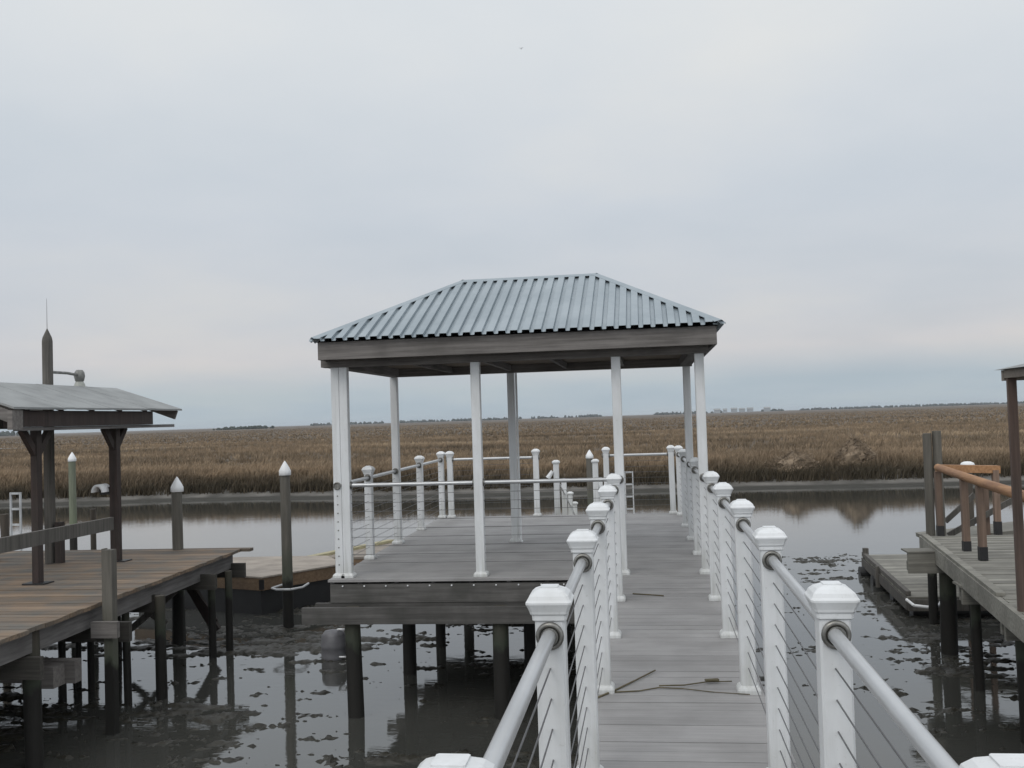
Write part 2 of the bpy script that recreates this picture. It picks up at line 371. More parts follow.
# ------------------------------------------------------------------ numpy value noise
def vnoise(x, y, seed=0):
    xi = np.floor(x).astype(np.int64); yi = np.floor(y).astype(np.int64); xf = x - xi; yf = y - yi
    def h(a, b):
        n = (a * 374761393 + b * 668265263 + seed * 1442695041) & 0xffffffff
        n = ((n ^ (n >> 13)) * 1274126177) & 0xffffffff
        return ((n ^ (n >> 16)) & 0xffff) / 65535.0
    u = xf * xf * (3 - 2 * xf); v = yf * yf * (3 - 2 * yf)
    return (h(xi, yi) * (1 - u) + h(xi + 1, yi) * u) * (1 - v) + (h(xi, yi + 1) * (1 - u) + h(xi + 1, yi + 1) * u) * v
def fbm(x, y, oct=5, seed=0, gain=0.5):
    s = 0; a = 1; t = 0
    for i in range(oct):
        s = s + a * vnoise(x * 2 ** i, y * 2 ** i, seed + i); t += a; a *= gain
    return s / t
def grid_mesh(name, xs, ys, hf, mat):
    X, Y = np.meshgrid(xs, ys); Z = hf(X, Y)
    nx, ny = len(xs), len(ys)
    me = bpy.data.meshes.new(name)
    co_ = np.stack([X, Y, Z], -1).reshape(-1, 3).astype(np.float32)
    i = (np.arange(ny - 1)[:, None] * nx + np.arange(nx - 1)[None, :]).ravel()
    f = np.stack([i, i + 1, i + nx + 1, i + nx], -1).astype(np.int32)
    me.vertices.add(len(co_)); me.vertices.foreach_set('co', co_.ravel())
    me.loops.add(f.size); me.loops.foreach_set('vertex_index', f.ravel())
    me.polygons.add(len(f)); me.polygons.foreach_set('loop_start', np.arange(len(f), dtype=np.int32) * 4)
    me.polygons.foreach_set('loop_total', np.full(len(f), 4, np.int32))
    me.polygons.foreach_set('use_smooth', np.ones(len(f), bool))
    me.update(calc_edges=True); me.materials.append(mat)
    o = bpy.data.objects.new(name, me); col.objects.link(o); return o

# ------------------------------------------------------------------ ground, mud, water
def shore(X):
    return 40.0 + 0.7 * (fbm(X * 0.12 + 7, X * 0, 4, 3) - 0.5) * 2 + 0.35 * np.sin(X * 0.23)
def mudcover(X, Y):
    def blob(cx, cy, sx, sy, a): return a * np.exp(-((X - cx) / sx) ** 2 - ((Y - cy) / sy) ** 2)
    c = blob(-5.4, 11.9, 2.6, 2.2, 0.045) + blob(-4.9, 13.6, 1.5, 1.6, 0.16) + blob(-7, 8, 4, 2.2, 0.035) + blob(-1.6, 8.6, 2.2, 1.6, 0.055)
    c += blob(4.3, 11.8, 1.1, 3.2, 0.20) + blob(3.5, 16.5, .6, 2.6, 0.16) + blob(2.9, 8.5, 1.6, 1.6, 0.03) + blob(-2.6, 6.5, 2.5, 1.6, 0.07)
    c += blob(-5.5, 16, 1.8, 1.2, 0.06) - blob(1.7, 12, 1.2, 5, 0.10)
    c -= np.clip((Y - 15.5) / 4.0, 0, 1.5) * 0.12 * (np.abs(X - 3.6) > 1.0)
    return c
def bed(X, Y):
    n = fbm(X * 2.0 + 30, Y * 5.2, 6, 5, 0.84); m = fbm(X * 0.6, Y * 0.9 + 9, 3, 21)
    h = (n - 0.612) + (m - 0.5) * 0.34 + mudcover(X, Y) * 0.75
    h = np.where(h > 0, np.minimum(h * 0.22, 0.018 + h * 0.08), h * 0.8)
    edge = np.clip(np.minimum.reduce([X + 15, 9 - X, Y - 1, 23 - Y]) / 1.2, 0, 1)
    return WATER + h * edge - (1 - edge) * 0.12
tag(grid_mesh('mud', np.arange(-15, 9.01, 0.032), np.arange(1, 23.01, 0.036), bed, M['mud']), kind='structure')
def ground_h(X, Y):
    s = shore(X); d = Y - s
    far = -0.62 + 0.16 * (fbm(X * 0.15, Y * 0.15, 4, 8) - 0.5) * 2 + 0.25 * (fbm(X * 0.02, Y * 0.05, 3, 18) - 0.5)
    z = np.where(d < 0, np.maximum(-1.4 + d * 0.25, -3.0), np.where(d < 1.2, -1.4 + d * 0.22, np.minimum(-1.136 + (d - 1.2) * 0.36, far)))
    return z
ysg = np.concatenate([[-400, -100, -20, 0, 20, 34], np.arange(37, 60, 0.3), np.geomspace(60, 7000, 150)])
xsg = np.concatenate([-np.geomspace(60, 6000, 60)[::-1], np.arange(-59, 60, 0.5), np.geomspace(60, 6000, 60)])
tag(grid_mesh('ground', xsg, ysg, ground_h, M['marsh']), kind='structure')
b = MB(); b.add([(-400, -200, WATER), (400, -200, WATER), (400, 46, WATER), (-400, 46, WATER)], [(0, 1, 2, 3)])
tag(b.build('water', M['water']), kind='structure')
b = MB()   # pale tidal pool winding through the marsh on the left
pp = [(-170, 122), (-120, 126), (-100, 128), (-92, 130), (-86, 133)]
for (x0, y0), (x1, y1) in zip(pp, pp[1:]):
    b.add([(x0, y0, -0.33), (x1, y1, -0.33), (x1, y1 + 4 * (x1 < -87), -0.33), (x0, y0 + 4, -0.33)], [(0, 1, 2, 3)])
tag(b.build('pool_water', M['water']), kind='structure')

# grass: cordgrass blades on the marsh (uncountable)
def grass(name, label, y0, y1, count, hmin, hmax, width, blades, power, seed, xspread=0.62, front=False):
    r = np.random.default_rng(seed)
    t = r.random(count) ** power
    y = y0 + (y1 - y0) * t
    x = (r.random(count) * 2 - 1) * (y * xspread + 3) - y * 0.13
    if front:
        y = shore(x) + 1.0 + r.random(count) ** 1.6 * (y1 - y0)
    dens = fbm(x * 0.35, y * 0.5, 4, seed)
    keep = (dens > 0.33) if not front else (dens > 0.36)
    keep &= ~((x < -90) & (y > 114) & (y < 136))
    keep &= (y > shore(x) + 0.9)
    x, y, dens = x[keep], y[keep], dens[keep]; n = len(x)
    X = np.repeat(x, blades) + r.normal(0, 0.10, n * blades); Y = np.repeat(y, blades) + r.normal(0, 0.10, n * blades)
    tr = np.repeat(r.random(n), blades)
    mh = 0.9 + 0.28 * np.repeat(fbm(x * 0.6, y * 0.6, 3, seed + 4), blades)
    H = (hmin + (hmax - hmin) * r.random(n * blades)) * mh
    Z = ground_h(X, Y) - 0.03
    lean = r.normal(0, 0.22, (n * blades, 2)); lean[:, 0] += 0.10
    wdt = width * (0.6 + 0.8 * r.random(n * blades)); an = r.random(n * blades) * np.pi
    dx, dy = np.cos(an) * wdt, np.sin(an) * wdt
    a = np.stack([X - dx, Y - dy, Z], -1); bb = np.stack([X + dx, Y + dy, Z], -1)
    m1 = np.stack([X + lean[:, 0] * H * .45 - dx * .7, Y + lean[:, 1] * H * .45 - dy * .7, Z + H * .6], -1)
    m2 = np.stack([X + lean[:, 0] * H * .45 + dx * .7, Y + lean[:, 1] * H * .45 + dy * .7, Z + H * .6], -1)
    tp = np.stack([X + lean[:, 0] * H * 1.3, Y + lean[:, 1] * H * 1.3, Z + H], -1)
    V = np.stack([a, bb, m2, m1, tp], 1).reshape(-1, 3).astype(np.float32)
    k = np.arange(n * blades, dtype=np.int32) * 5
    loops = np.stack([k, k + 1, k + 2, k + 3, k + 3, k + 2, k + 4], -1)
    me = bpy.data.meshes.new(name); me.vertices.add(len(V)); me.vertices.foreach_set('co', V.ravel())
    me.loops.add(loops.size); me.loops.foreach_set('vertex_index', loops.ravel())
    ls = np.stack([np.arange(n * blades) * 7, np.arange(n * blades) * 7 + 4], -1).ravel().astype(np.int32)
    me.polygons.add(len(ls)); me.polygons.foreach_set('loop_start', ls)
    me.polygons.foreach_set('loop_total', np.tile([4, 3], n * blades).astype(np.int32))
    me.update(calc_edges=True)
    at = me.attributes.new('rnd', 'FLOAT', 'FACE')
    rv = np.clip(tr * 0.6 + r.random(n * blades) * 0.4, 0, 1); at.data.foreach_set('value', np.repeat(rv, 2).astype(np.float32))
    me.materials.append(M['grass'])
    o = bpy.data.objects.new(name, me); col.objects.link(o)
    return tag(o, label, 'grass', kind='stuff')
grass('marsh_grass', 'dense fringe of dead cordgrass along the far creek bank', 40, 46, 9500, 0.28, 0.55, 0.020, 7, 1, 3, front=True)
grass('marsh_grass', 'brown dead cordgrass covering the marsh behind the bank', 42, 130, 42000, 0.20, 0.42, 0.022, 6, 1.5, 4)

grass('marsh_grass', 'brown marsh grass fading into the distance below the skyline', 128, 640, 36000, 0.20, 0.40, 0.07, 4, 1.3, 6)
# heaps of wrack on the bank
def mound(x, y, s, h, label):
    r = np.random.default_rng(int(x * 10) + 99); mb = MB(); zb = float(ground_h(np.array([x]), np.array([y]))[0])
    rings, n = 7, 22; vs = []
    for j in range(rings + 1):
        t = j / rings
        for i in range(n):
            a = 2 * math.pi * i / n; rr = s * (1 - t ** 1.3) * (1 + 0.2 * math.sin(3 * a + 1) + 0.12 * r.normal())
            vs.append((x + rr * math.cos(a) * 1.2, y + rr * math.sin(a) * .8, zb - 0.1 + (h + 0.1) * t ** 0.9 + 0.03 * r.normal()))
    mb.add(vs, [(j * n + i, j * n + (i + 1) % n, (j + 1) * n + (i + 1) % n, (j + 1) * n + i) for j in range(rings) for i in range(n)])
    for k in range(420):
        a = r.random() * 6.28; q = r.random() ** .6; rr = s * q
        p = Vector((x + rr * math.cos(a) * 1.2, y + rr * math.sin(a) * .8, zb + h * (1 - q) + .02))
        d = Vector((r.normal(), r.normal(), 0.5 * r.normal())).normalized() * (0.15 + .2 * r.random())
        mb.beam(p - d, p + d, 0.02, 0.012)
    o = mb.build('wrack_heap', M['reedheap']); tag(o, label, 'reed heap')
mound(8.45, 42.8, 0.80, 1.05, 'peaked heap of dead reeds rising above the bank on the right')
mound(6.0, 42.4, 1.0, 0.72, 'low spread heap of reeds just left of the peaked one')

# ------------------------------------------------------------------ far shore
def far_wood(name, label, xpix0, xpix1, dist, h, cnt, seed, gap=0.0):
    """a low wood on the skyline; bearings given as lateral ratio x/y"""
    r = random.Random(seed); mb = MB()
    for k in range(cnt):
        t = r.random(); x = (xpix0 + (xpix1 - xpix0) * t) * dist
        if vn(t * 9, seed) < gap: continue
        y = dist + r.uniform(-20, 20); hh = h * (0.45 + 0.75 * r.random()); rx = h * r.uniform(.35, .9)
        vs = []; n = 7
        for j, (q, zz) in enumerate(((.45, -.15), (1, .25), (.85, .6), (.4, .92))):
            for i in range(n):
                a = 6.283 * i / n + j; f = q * rx * r.uniform(.7, 1.25)
                vs.append((x + f * math.cos(a), y + f * math.sin(a), -0.6 + hh * zz * r.uniform(.9, 1.1)))
        fs = [(j * n + i, j * n + (i + 1) % n, (j + 1) * n + (i + 1) % n, (j + 1) * n + i) for j in range(3) for i in range(n)]
        fs.append(tuple(range(3 * n, 4 * n))); mb.add(vs, fs)
    return tag(mb.build(name, M['foliage']), label, 'wood', kind='stuff')
def vn(t, s): return float(vnoise(np.array([t]), np.array([s * 1.7]), 4)[0])
def ratio(px): # bearing of an image column near the horizon
    a = math.atan((px - 512) / 1000) - yaw; return math.tan(a)
far_wood('far_wood', 'small dark wood on the skyline left of the roofed pavilion', ratio(220), ratio(270), 1000, 3.2, 90, 3, 0.12)
far_wood('far_wood', 'thin faint wood on the skyline seen under the shelter roof at far left', ratio(0), ratio(40), 1500, 7, 60, 5, 0.3)
far_wood('far_wood', 'long hazy tree line on the skyline behind the pavilion posts', ratio(300), ratio(720), 2600, 6.5, 420, 7, 0.42)
far_wood('far_wood', 'low blue tree line stretching across the skyline on the right', ratio(760), ratio(1090), 2800, 6, 420, 9, 0.2)
mb = MB()
for i, px in enumerate((716, 724, 733, 741, 749, 766)):
    x = ratio(px) * 2500; wd = random.uniform(8, 16); hh = random.uniform(5, 8)
    rt = thing('house', (x, 2500, -0.6), 'tiny pale house in a row on the far skyline right of the pavilion', 'house', 'pale houses on the far shore')
    P(rt, 'wall', 'bluewood', lambda b: b.box(x - wd / 2, x + wd / 2, 2494, 2506, -1, hh))
    P(rt, 'roof', 'shedroof', lambda b: b.add([(x - wd / 2 - .6, 2493, hh), (x + wd / 2 + .6, 2493, hh), (x + wd / 2 + .6, 2507, hh), (x - wd / 2 - .6, 2507, hh), (x - wd / 2 - .6, 2500, hh + 3.5), (x + wd / 2 + .6, 2500, hh + 3.5)],
        [(0, 1, 5, 4), (3, 4, 5, 2), (0, 4, 3), (1, 2, 5), (0, 3, 2, 1)]))

# ------------------------------------------------------------------ main pier
pier = thing('pier', (0, 4, 0), 'grey composite walkway pier widening into a platform under the pavilion', 'pier')
def boards(b, y0, y1, x0, x1, z, th=0.025, pitch=0.14, gap=0.005, jit=0.003, seam=None):
    y = y0
    while y < y1 - .01:
        a = random.uniform(-jit, jit); ye = min(y + pitch - gap, y1)
        b.box(x0 + a - (seam or 0) * (y - y0), x1 + random.uniform(-jit, jit), y, ye, z - th + random.uniform(-.001, .001), z + random.uniform(-.0015, .0015)); y += pitch
P(pier, 'walkway_decking', 'deck', lambda b: boards(b, -2.0, 10.31, -0.385, 0.635, 0))
P(pier, 'platform_decking', 'deck', lambda b: boards(b, 10.32, 16.9, -3.41, 0.635, 0, jit=.004, seam=.021))
P(pier, 'edge_board', 'pierbeam', lambda b: (b.box(-3.39, -0.39, 10.335, 10.375, -0.245, -0.05), b.box(-3.50, 0.62, 16.84, 16.88, -0.245, -0.03)))
P(pier, 'side_board', 'greywood_y', lambda b: (b.box(-0.375, -0.335, -2, 10.33, -0.24, -0.028), b.box(0.585, 0.625, -2, 16.83, -0.24, -0.028), b.beam((-3.38, 10.38, -.134), (-3.51, 16.83, -.134), .04, .212)))
P(pier, 'joist', 'greywood_y', lambda b: [b.box(x, x + .04, 10.38, 16.83, -.22, -.03) for x in np.arange(-3.1, -.3, .4)])
for k in range(13): P(pier, 'bolt', 'white', lambda b: b.tube((-3.25 + k * .235, 10.335, -.068), (-3.25 + k * .235, 10.322, -.068), .008, n=8, caps=True))
for y, x0, x1 in ((10.08, -3.62, 0.55), (11.8, -3.6, .6), (13.25, -3.6, .6), (15.0, -3.6, .6), (16.5, -3.6, .6)):
    P(pier, 'cross_beam', 'pierbeam', lambda b: (b.box(x0, x1, y, y + .05, -.42, -.25), b.box(x0 + .06, x1, y + .26, y + .31, -.42, -.25)))
for y in (-1.2, 1.3, 3.8, 6.3, 8.4):
    P(pier, 'cross_beam', 'pierbeam', lambda b: b.box(-.5, .75, y, y + .05, -.42, -.245))
for x, y, r in ((-3.10, 10.22, .082), (-1.555, 10.22, .082), (-2.95, 11.95, .078), (-1.47, 11.95, .075), (-2.86, 13.4, .065), (-1.4, 13.4, .065), (-3.0, 16.3, .08), (-1.4, 16.3, .08),
                (0.40, 10.22, .08), (.40, 12.0, .08), (.4, 13.4, .08), (.4, 16.3, .08), (-.22, 8.52, .075), (.45, 8.52, .075), (-.22, 6.42, .075), (.45, 6.42, .075), (-.22, 3.92, .075), (.45, 3.92, .075), (-.22, 1.42, .075), (.45, 1.42, .075)):
    P(pier, 'piling', 'pile', lambda b: b.tube((x, y, -1.75), (x + random.uniform(-.02, .02), y, -.27), r * 1.04, r, n=14, segs=6, wob=.006))

# ------------------------------------------------------------------ cable railings
HR = 0.985
def make_post(h=1.128, parent=None, w_=.0455):
    b = MB(); b.square((0, 0, 0), [(w_, 0.0), (w_, h - .07)], bev=.16); post = b.build('post', M['vinyl'], parent)
    b = MB(); b.square((0, 0, h - .1), [(w_ + .002, 0), (w_ + .007, .004), (w_ + .008, .018), (w_ + .013, .024), (w_ + .015, .032), (w_ + .0215, .047), (w_ + .025, .054), (w_ + .025, .060), (w_ + .0195, .067), (.060, .078), (.048, .089), (.030, .097), (.0275, .098), (0.027, .102)], bev=.14)
    b.build('post_cap', M['vinyl'], post)
    b = MB(); b.square((0, 0, 0), [(.067, .001), (.067, .022), (.062, .034), (.052, .045), (w_ + .0015, .047)], bev=.1); b.build('base_skirt', M['vinyl'], post)
    return post
def add_grommets(post, axis, w_=.0455, z0=.875, n=9, up=False):
    d = Vector((0, 1, 0)) if axis == 'y' else Vector((1, 0, 0))
    for s in (-1, 1):
        b = MB(); c = Vector((0, 0, HR)) + d * s * w_
        b.tube(c, c + d * s * .006, .036, n=20); b.torus(c + d * s * .008, d, .035, .0085)
        b.tube(c + d * s * .006, c + d * s * .022, .027, n=16)
        b.build('rail_flange', M['flange'], post)
protoY = make_post(); add_grommets(protoY, 'y')
protoX = make_post(); add_grommets(protoX, 'x')
def cap_tone(): return random.uniform(-.003, .003)
def railing(label, pts, axis, posts, group=None, cables=True, ends=None, extra_z=0):
    """pts: two end points of the straight rail (x,y); posts: positions of its capped posts"""
    (xa, ya), (xb, yb) = pts[:2]
    root = thing('cable_railing', (posts[0][0] if posts else xa, posts[0][1] if posts else ya, 0), label, 'railing', 'white post and cable railings on the pier')
    base = root.location
    for (x, y) in posts:
        p = copy_tree(protoY if axis == 'y' else protoX, root); p.location = (x - base.x, y - base.y, 0); p.rotation_euler = (R(random.uniform(-.25, .25)), R(random.uniform(-.3, .3)), R(random.uniform(-.8, .8)))
    P(root, 'handrail_run', 'pipe', lambda b: [b.tube((p[0], p[1], HR), (q[0], q[1], HR), .0215, n=16) for p, q in zip(pts, pts[1:])]).name = 'handrail'
    for k in range(9):
        z = .885 - .092 * k
        for p, q in zip(pts, pts[1:]): P(root, 'cable', 'cable', lambda b: b.tube((p[0], p[1], z), (q[0], q[1], z), .0027, n=5))
    return root
ysn = [-1.4, .1, 1.56, 3.11, 4.62, 6.07, 7.55, 9.02]
def xr(y): return .511 + y * .0050 if y < 10.5 else .5635 - (y - 10.5) * .0097
railing('white cable railing running along the left edge of the narrow walkway', [(-.325, -2), (-.303, 10.42)], 'y', [(-.325 + (y + 2) * .00177, y - (.035 if y == 1.56 else 0)) for y in ysn])
railing('long white cable railing down the right edge of the walkway to the pier end', [(xr(-2), -2), (xr(10.5), 10.5), (xr(16.5), 16.5)], 'y', [(xr(y), y) for y in ysn + [11.92, 14.82, 16.5]])
railing('white cable railing across the near edge of the pavilion floor', [(-3.22, 10.5), (-.36, 10.5)], 'x', [])
railing('white cable railing on the creek side at the left of the pavilion floor', [(-3.345, 10.5), (-3.50, 16.8)], 'y', [(-3.385, 11.9), (-3.46, 15.0), (-3.50, 16.8)])
railing('short white cable railing at the back of the platform, left of the ramp gap', [(-3.34, 16.8), (-1.87, 16.8)], 'x', [(-3.34, 16.8), (-1.87, 16.8)])
railing('short white cable railing at the back of the platform, right of the ramp gap', [(-.69, 16.76), (.39, 16.76)], 'x', [(-.69, 16.76), (.39, 16.76)])

# ------------------------------------------------------------------ pavilion
pav = thing('pavilion', (-1.35, 11.9, 0), 'open pavilion with ribbed metal hip roof on white posts over the pier platform', 'pavilion')
EX0, EX1, EY0, EY1, EZ = -3.45, 0.775, 10.12, 13.72, 2.535
RX0, RX1, RY, RZ = -2.15, -0.52, 11.92, 3.315
def rib_panel(b, a0, a1, r0, r1, nrm_up):
    """trapezoid roof face: eave a0->a1, ridge r0->r1, with trapezoid ribs"""
    a0, a1, r0, r1 = map(Vector, (a0, a1, r0, r1))
    e = (a1 - a0).normalized(); Lh = (a1 - a0).length
    s = ((r0 - a0) - e * (r0 - a0).dot(e)); H = s.length; s.normalize(); n = e.cross(s).normalized()
    if n.z < 0: n = -n
    d0 = (r0 - a0).dot(e); d1 = (r1 - a0).dot(e)
    def top(x):
        if x < d0: return H * x / d0 if d0 > 1e-6 else H
        if x > d1: return H * (Lh - x) / (Lh - d1)
        return H
    per = .1225; prof = [(0, 0), (.020, 0), (.026, .030), (.096, .030), (.102, 0)]
    pts = []; x = 0
    while x < Lh:
        for px, h in prof:
            if 0 <= x + px <= Lh: pts.append((x + px, h))
        x += per
    pts.append((Lh, 0))
    for q in (d0, d1):
        if 0 < q < Lh:
            for i in range(len(pts) - 1):
                if pts[i][0] < q < pts[i + 1][0]:
                    t = (q - pts[i][0]) / (pts[i + 1][0] - pts[i][0]); pts.insert(i + 1, (q, pts[i][1] + t * (pts[i + 1][1] - pts[i][1]))); break
    th = .0015
    for (xa, ha), (xb, hb) in zip(pts, pts[1:]):
        if xb - xa < 1e-5: continue
        ta, tb = top(xa), top(xb)
        A = a0 + e * xa + n * ha - s * .03; B = a0 + e * xb + n * hb - s * .03
        C = a0 + e * xb + n * hb + s * tb; D = a0 + e * xa + n * ha + s * ta
        b.add([A, B, C, D], [(0, 1, 2, 3)], .5)
        b.add([A - n * th, B - n * th, B, A], [(0, 1, 2, 3)], .5)
def roofing(b):
    c = [(EX0, EY0, EZ), (EX1, EY0, EZ), (EX1, EY1, EZ), (EX0, EY1, EZ)]; r0 = (RX0, RY, RZ); r1 = (RX1, RY, RZ)
    rib_panel(b, c[0], c[1], r0, r1, 1); rib_panel(b, c[1], c[2], r1, r1, 1); rib_panel(b, c[2], c[3], r1, r0, 1); rib_panel(b, c[3], c[0], r0, r0, 1)
P(pav, 'roof', 'roof', roofing)
def underlay(b):
    k = .018
    c = [(EX0 + .03, EY0 + .03, EZ - k), (EX1 - .03, EY0 + .03, EZ - k), (EX1 - .03, EY1 - .03, EZ - k), (EX0 + .03, EY1 - .03, EZ - k), (RX0, RY, RZ - k), (RX1, RY, RZ - k)]
    b.add(c, [(0, 1, 5, 4), (1, 2, 5), (2, 3, 4, 5), (3, 0, 4)], .5)
P(pav, 'roof_underlay', 'black', underlay)
def flashing(b):
    k = .036; wd = .075
    cs = [Vector((EX0, EY0, EZ)), Vector((EX1, EY0, EZ)), Vector((EX1, EY1, EZ)), Vector((EX0, EY1, EZ))]; r0 = Vector((RX0, RY, RZ)); r1 = Vector((RX1, RY, RZ))
    def facedir(p, q, third):   # in-plane direction away from edge pq toward third
        e = (q - p).normalized(); v = third - p; v = v - e * v.dot(e); return v.normalized()
    for p, q, t1, t2 in ((cs[0], r0, cs[1], cs[3]), (cs[1], r1, cs[0], cs[2]), (cs[2], r1, cs[3], cs[1]), (cs[3], r0, cs[0], cs[2]), (r0, r1, cs[0], cs[3])):
        d1 = facedir(p, q, t1); d2 = facedir(p, q, t2); up = Vector((0, 0, k))
        e = (q - p).normalized() * .012
        pts = [p + up * 1.05 - e, q + up * 1.05 + e, q + up + d1 * wd + e * 0, p + up * .9 + d1 * wd, q + up + d2 * wd, p + up * .9 + d2 * wd]
        b.add(pts, [(0, 1, 2, 3), (0, 5, 4, 1)], .5)
        dn = Vector((0, 0, -.006))
        b.add([pts[3], pts[2], pts[2] + dn, pts[3] + dn], [(0, 1, 2, 3)], .5)
        b.add([pts[5], pts[4], pts[4] + dn, pts[5] + dn], [(0, 1, 2, 3)], .5)
P(pav, 'ridge_cap', 'roof', flashing)
P(pav, 'fascia', 'greywood_x', lambda b: (b.box(EX0 + .045, EX1 - .045, EY0 + .045, EY0 + .085, 2.33, 2.515), b.box(EX0 + .045, EX1 - .045, EY1 - .085, EY1 - .045, 2.33, 2.515)))
P(pav, 'side_fascia', 'greywood_y', lambda b: (b.box(EX0 + .045, EX0 + .085, EY0 + .087, EY1 - .087, 2.33, 2.513), b.box(EX1 - .085, EX1 - .045, EY0 + .087, EY1 - .087, 2.33, 2.513)))
def soffit(b):
    y = EY0 + .09
    while y < EY1 - .1: b.box(EX0 + .09, EX1 - .09, y, min(y + .136, EY1 - .09), 2.37, 2.385); y += .14
P(pav, 'soffit', 'soffit', soffit)
P(pav, 'beam', 'greywood_x', lambda b: (b.box(-3.46, .66, 10.42, 10.58, 2.265, 2.367), b.box(-3.44, .62, 13.24, 13.40, 2.265, 2.367)))
P(pav, 'side_beam', 'greywood_y', lambda b: (b.box(-3.44, -3.30, 10.59, 13.23, 2.265, 2.366), b.box(.46, .60, 10.59, 13.23, 2.265, 2.366)))
P(pav, 'rafter_tie', 'greywood_y', lambda b: [b.box(x, x + .04, 10.6, 13.22, 2.29, 2.366) for x in (-2.6, -1.8, -1.05, -.3)])
def pav_post(x, y, axis=None, ww=.054):
    b = MB(); b.square((0, 0, 0), [(ww, 0), (ww, 2.262)], bev=.12); p = b.build('post', M['vinyl'], pav); p.location = (x - pav.location.x, y - pav.location.y, 0)
    b = MB(); b.square((0, 0, 0), [(ww + .026, .001), (ww + .026, .025), (ww + .018, .038), (ww + .006, .048), (ww + .0015, .05)], bev=.1); b.build('base_skirt', M['vinyl'], p)
    if axis:
        d = Vector((0, 1, 0)) if axis == 'y' else Vector((1, 0, 0))
        if ww < .046 and axis == 'y':
            for k in range(9):
                b = MB(); c = Vector((0, 0, .875 - .092 * k)); b.tube(c - d * (ww - .004), c - d * (ww + .004), .008, n=8); b.build('cable_nut', M['flange'], p)
        for s in (-1, 1):
            b = MB(); c = Vector((0, 0, HR)) + d * s * ww; b.tube(c, c + d * s * .006, .036, n=16); b.torus(c + d * s * .008, d, .035, .0085); b.build('rail_flange', M['flange'], p)
for x, y, a in ((-3.322, 10.5, 'y'), (-3.232, 10.5, 'x'), (-1.785, 10.5, 'x'), (-.295, 10.5, 'y'), (.563, 10.5, 'y'), (.545, 13.3, 'y'), (-1.79, 13.36, None), (-3.405, 13.36, 'y')): pav_post(x, y, a, (.044 if x in (-3.322, -3.232) else .048))
P(pav, 'downpipe', 'white', lambda b: (b.tube((-1.715, 13.33, 0), (-1.715, 13.33, 2.26), .014, n=8), b.box(-1.74, -1.69, 13.30, 13.35, 0, .02)))

# ------------------------------------------------------------------ ramp down to the far float
ramp_t = thing('gangway', (-1.2, 16.95, 0), 'white railed gangway sloping down from the back of the platform', 'gangway')
def rz(y): return -0.02 - (y - 16.95) * 0.255
P(ramp_t, 'gangway_deck', 'greyplank', lambda b: b.beam((-1.22, 16.95, -.05), (-1.22, 21.6, rz(21.6) - .05), .74, .06))
for x, names in ((-1.58, 'L'), (-.90, 'R')):
    for y, hh in ((17.35, 1.06), (18.9, 1.04), (20.3, 1.04), (21.5, 1.04)):
        P(ramp_t, 'post', 'vinyl', lambda b: (b.square((x, y, rz(y) - .1), [(.047, 0), (.047, hh)], bev=.15), b.square((x, y, rz(y) - .1 + hh), [(.05, 0), (.066, .02), (.066, .045), (.03, .07)], bev=.15)))
    P(ramp_t, 'handrail', 'white', lambda b: b.tube((x, 17.35, rz(17.35) + .72), (x, 21.5, rz(21.5) + .72), .016, n=8))
b0 = MB(); b0.add([(-1.66, 17.25, .78), (-1.70, 17.22, .74), (-1.74, 17.25, .62), (-1.68, 17.30, .60), (-1.63, 17.28, .72)], [(0, 1, 2, 3, 4)]); 
P(ramp_t, 'cleat', 'white', lambda b: (b.tube((-1.64, 17.3, .72), (-1.72, 17.28, .60), .03, .045, n=10)))
fl = thing('floating_dock', (-1, 22.6, -1.2), 'low floating dock at the foot of the white gangway', 'floating dock')
P(fl, 'float_deck', 'greyplank', lambda b: boards(b, 21.5, 25.2, -3.2, .2, -1.06, .03))
P(fl, 'float_frame', 'floatwood', lambda b: (b.box(-3.2, .2, 21.5, 21.54, -1.3, -1.1), b.box(-3.2, .2, 25.16, 25.2, -1.3, -1.1), b.box(-3.2, -3.16, 21.54, 25.16, -1.3, -1.1), b.box(.16, .2, 21.54, 25.16, -1.3, -1.1)))
P(fl, 'float_drum', 'black', lambda b: [b.tube((-2.9, y, -1.38), (-.1, y, -1.38), .2, n=12) for y in (22, 23.4, 24.8)])
def ladder(x, y, z0, z1, wd, label):
    t = thing('dock_ladder', (x, y, z0), label, 'ladder')
    for s in (-1, 1): P(t, 'ladder_rail', 'dullwhite', lambda b: b.box(x + s * wd / 2 - .014, x + s * wd / 2 + .014, y - .02, y + .02, z0, z1))
    n = max(3, int((z1 - z0) / .3)); 
    for k in range(n + 1):
        z = z1 - .02 - k * .30
        if z > z0 + .03: P(t, 'rung', 'dullwhite', lambda b: b.box(x - wd / 2 + .021, x + wd / 2 - .021, y - .018, y + .018, z - .02, z + .018))
ladder(-.475, 24.9, -1.25, .26, .19, 'slim white ladder standing on the far float behind the platform')
ladder(-12.1, 17.9, -1.3, .53, .20, 'white ladder top standing in the water at far left')

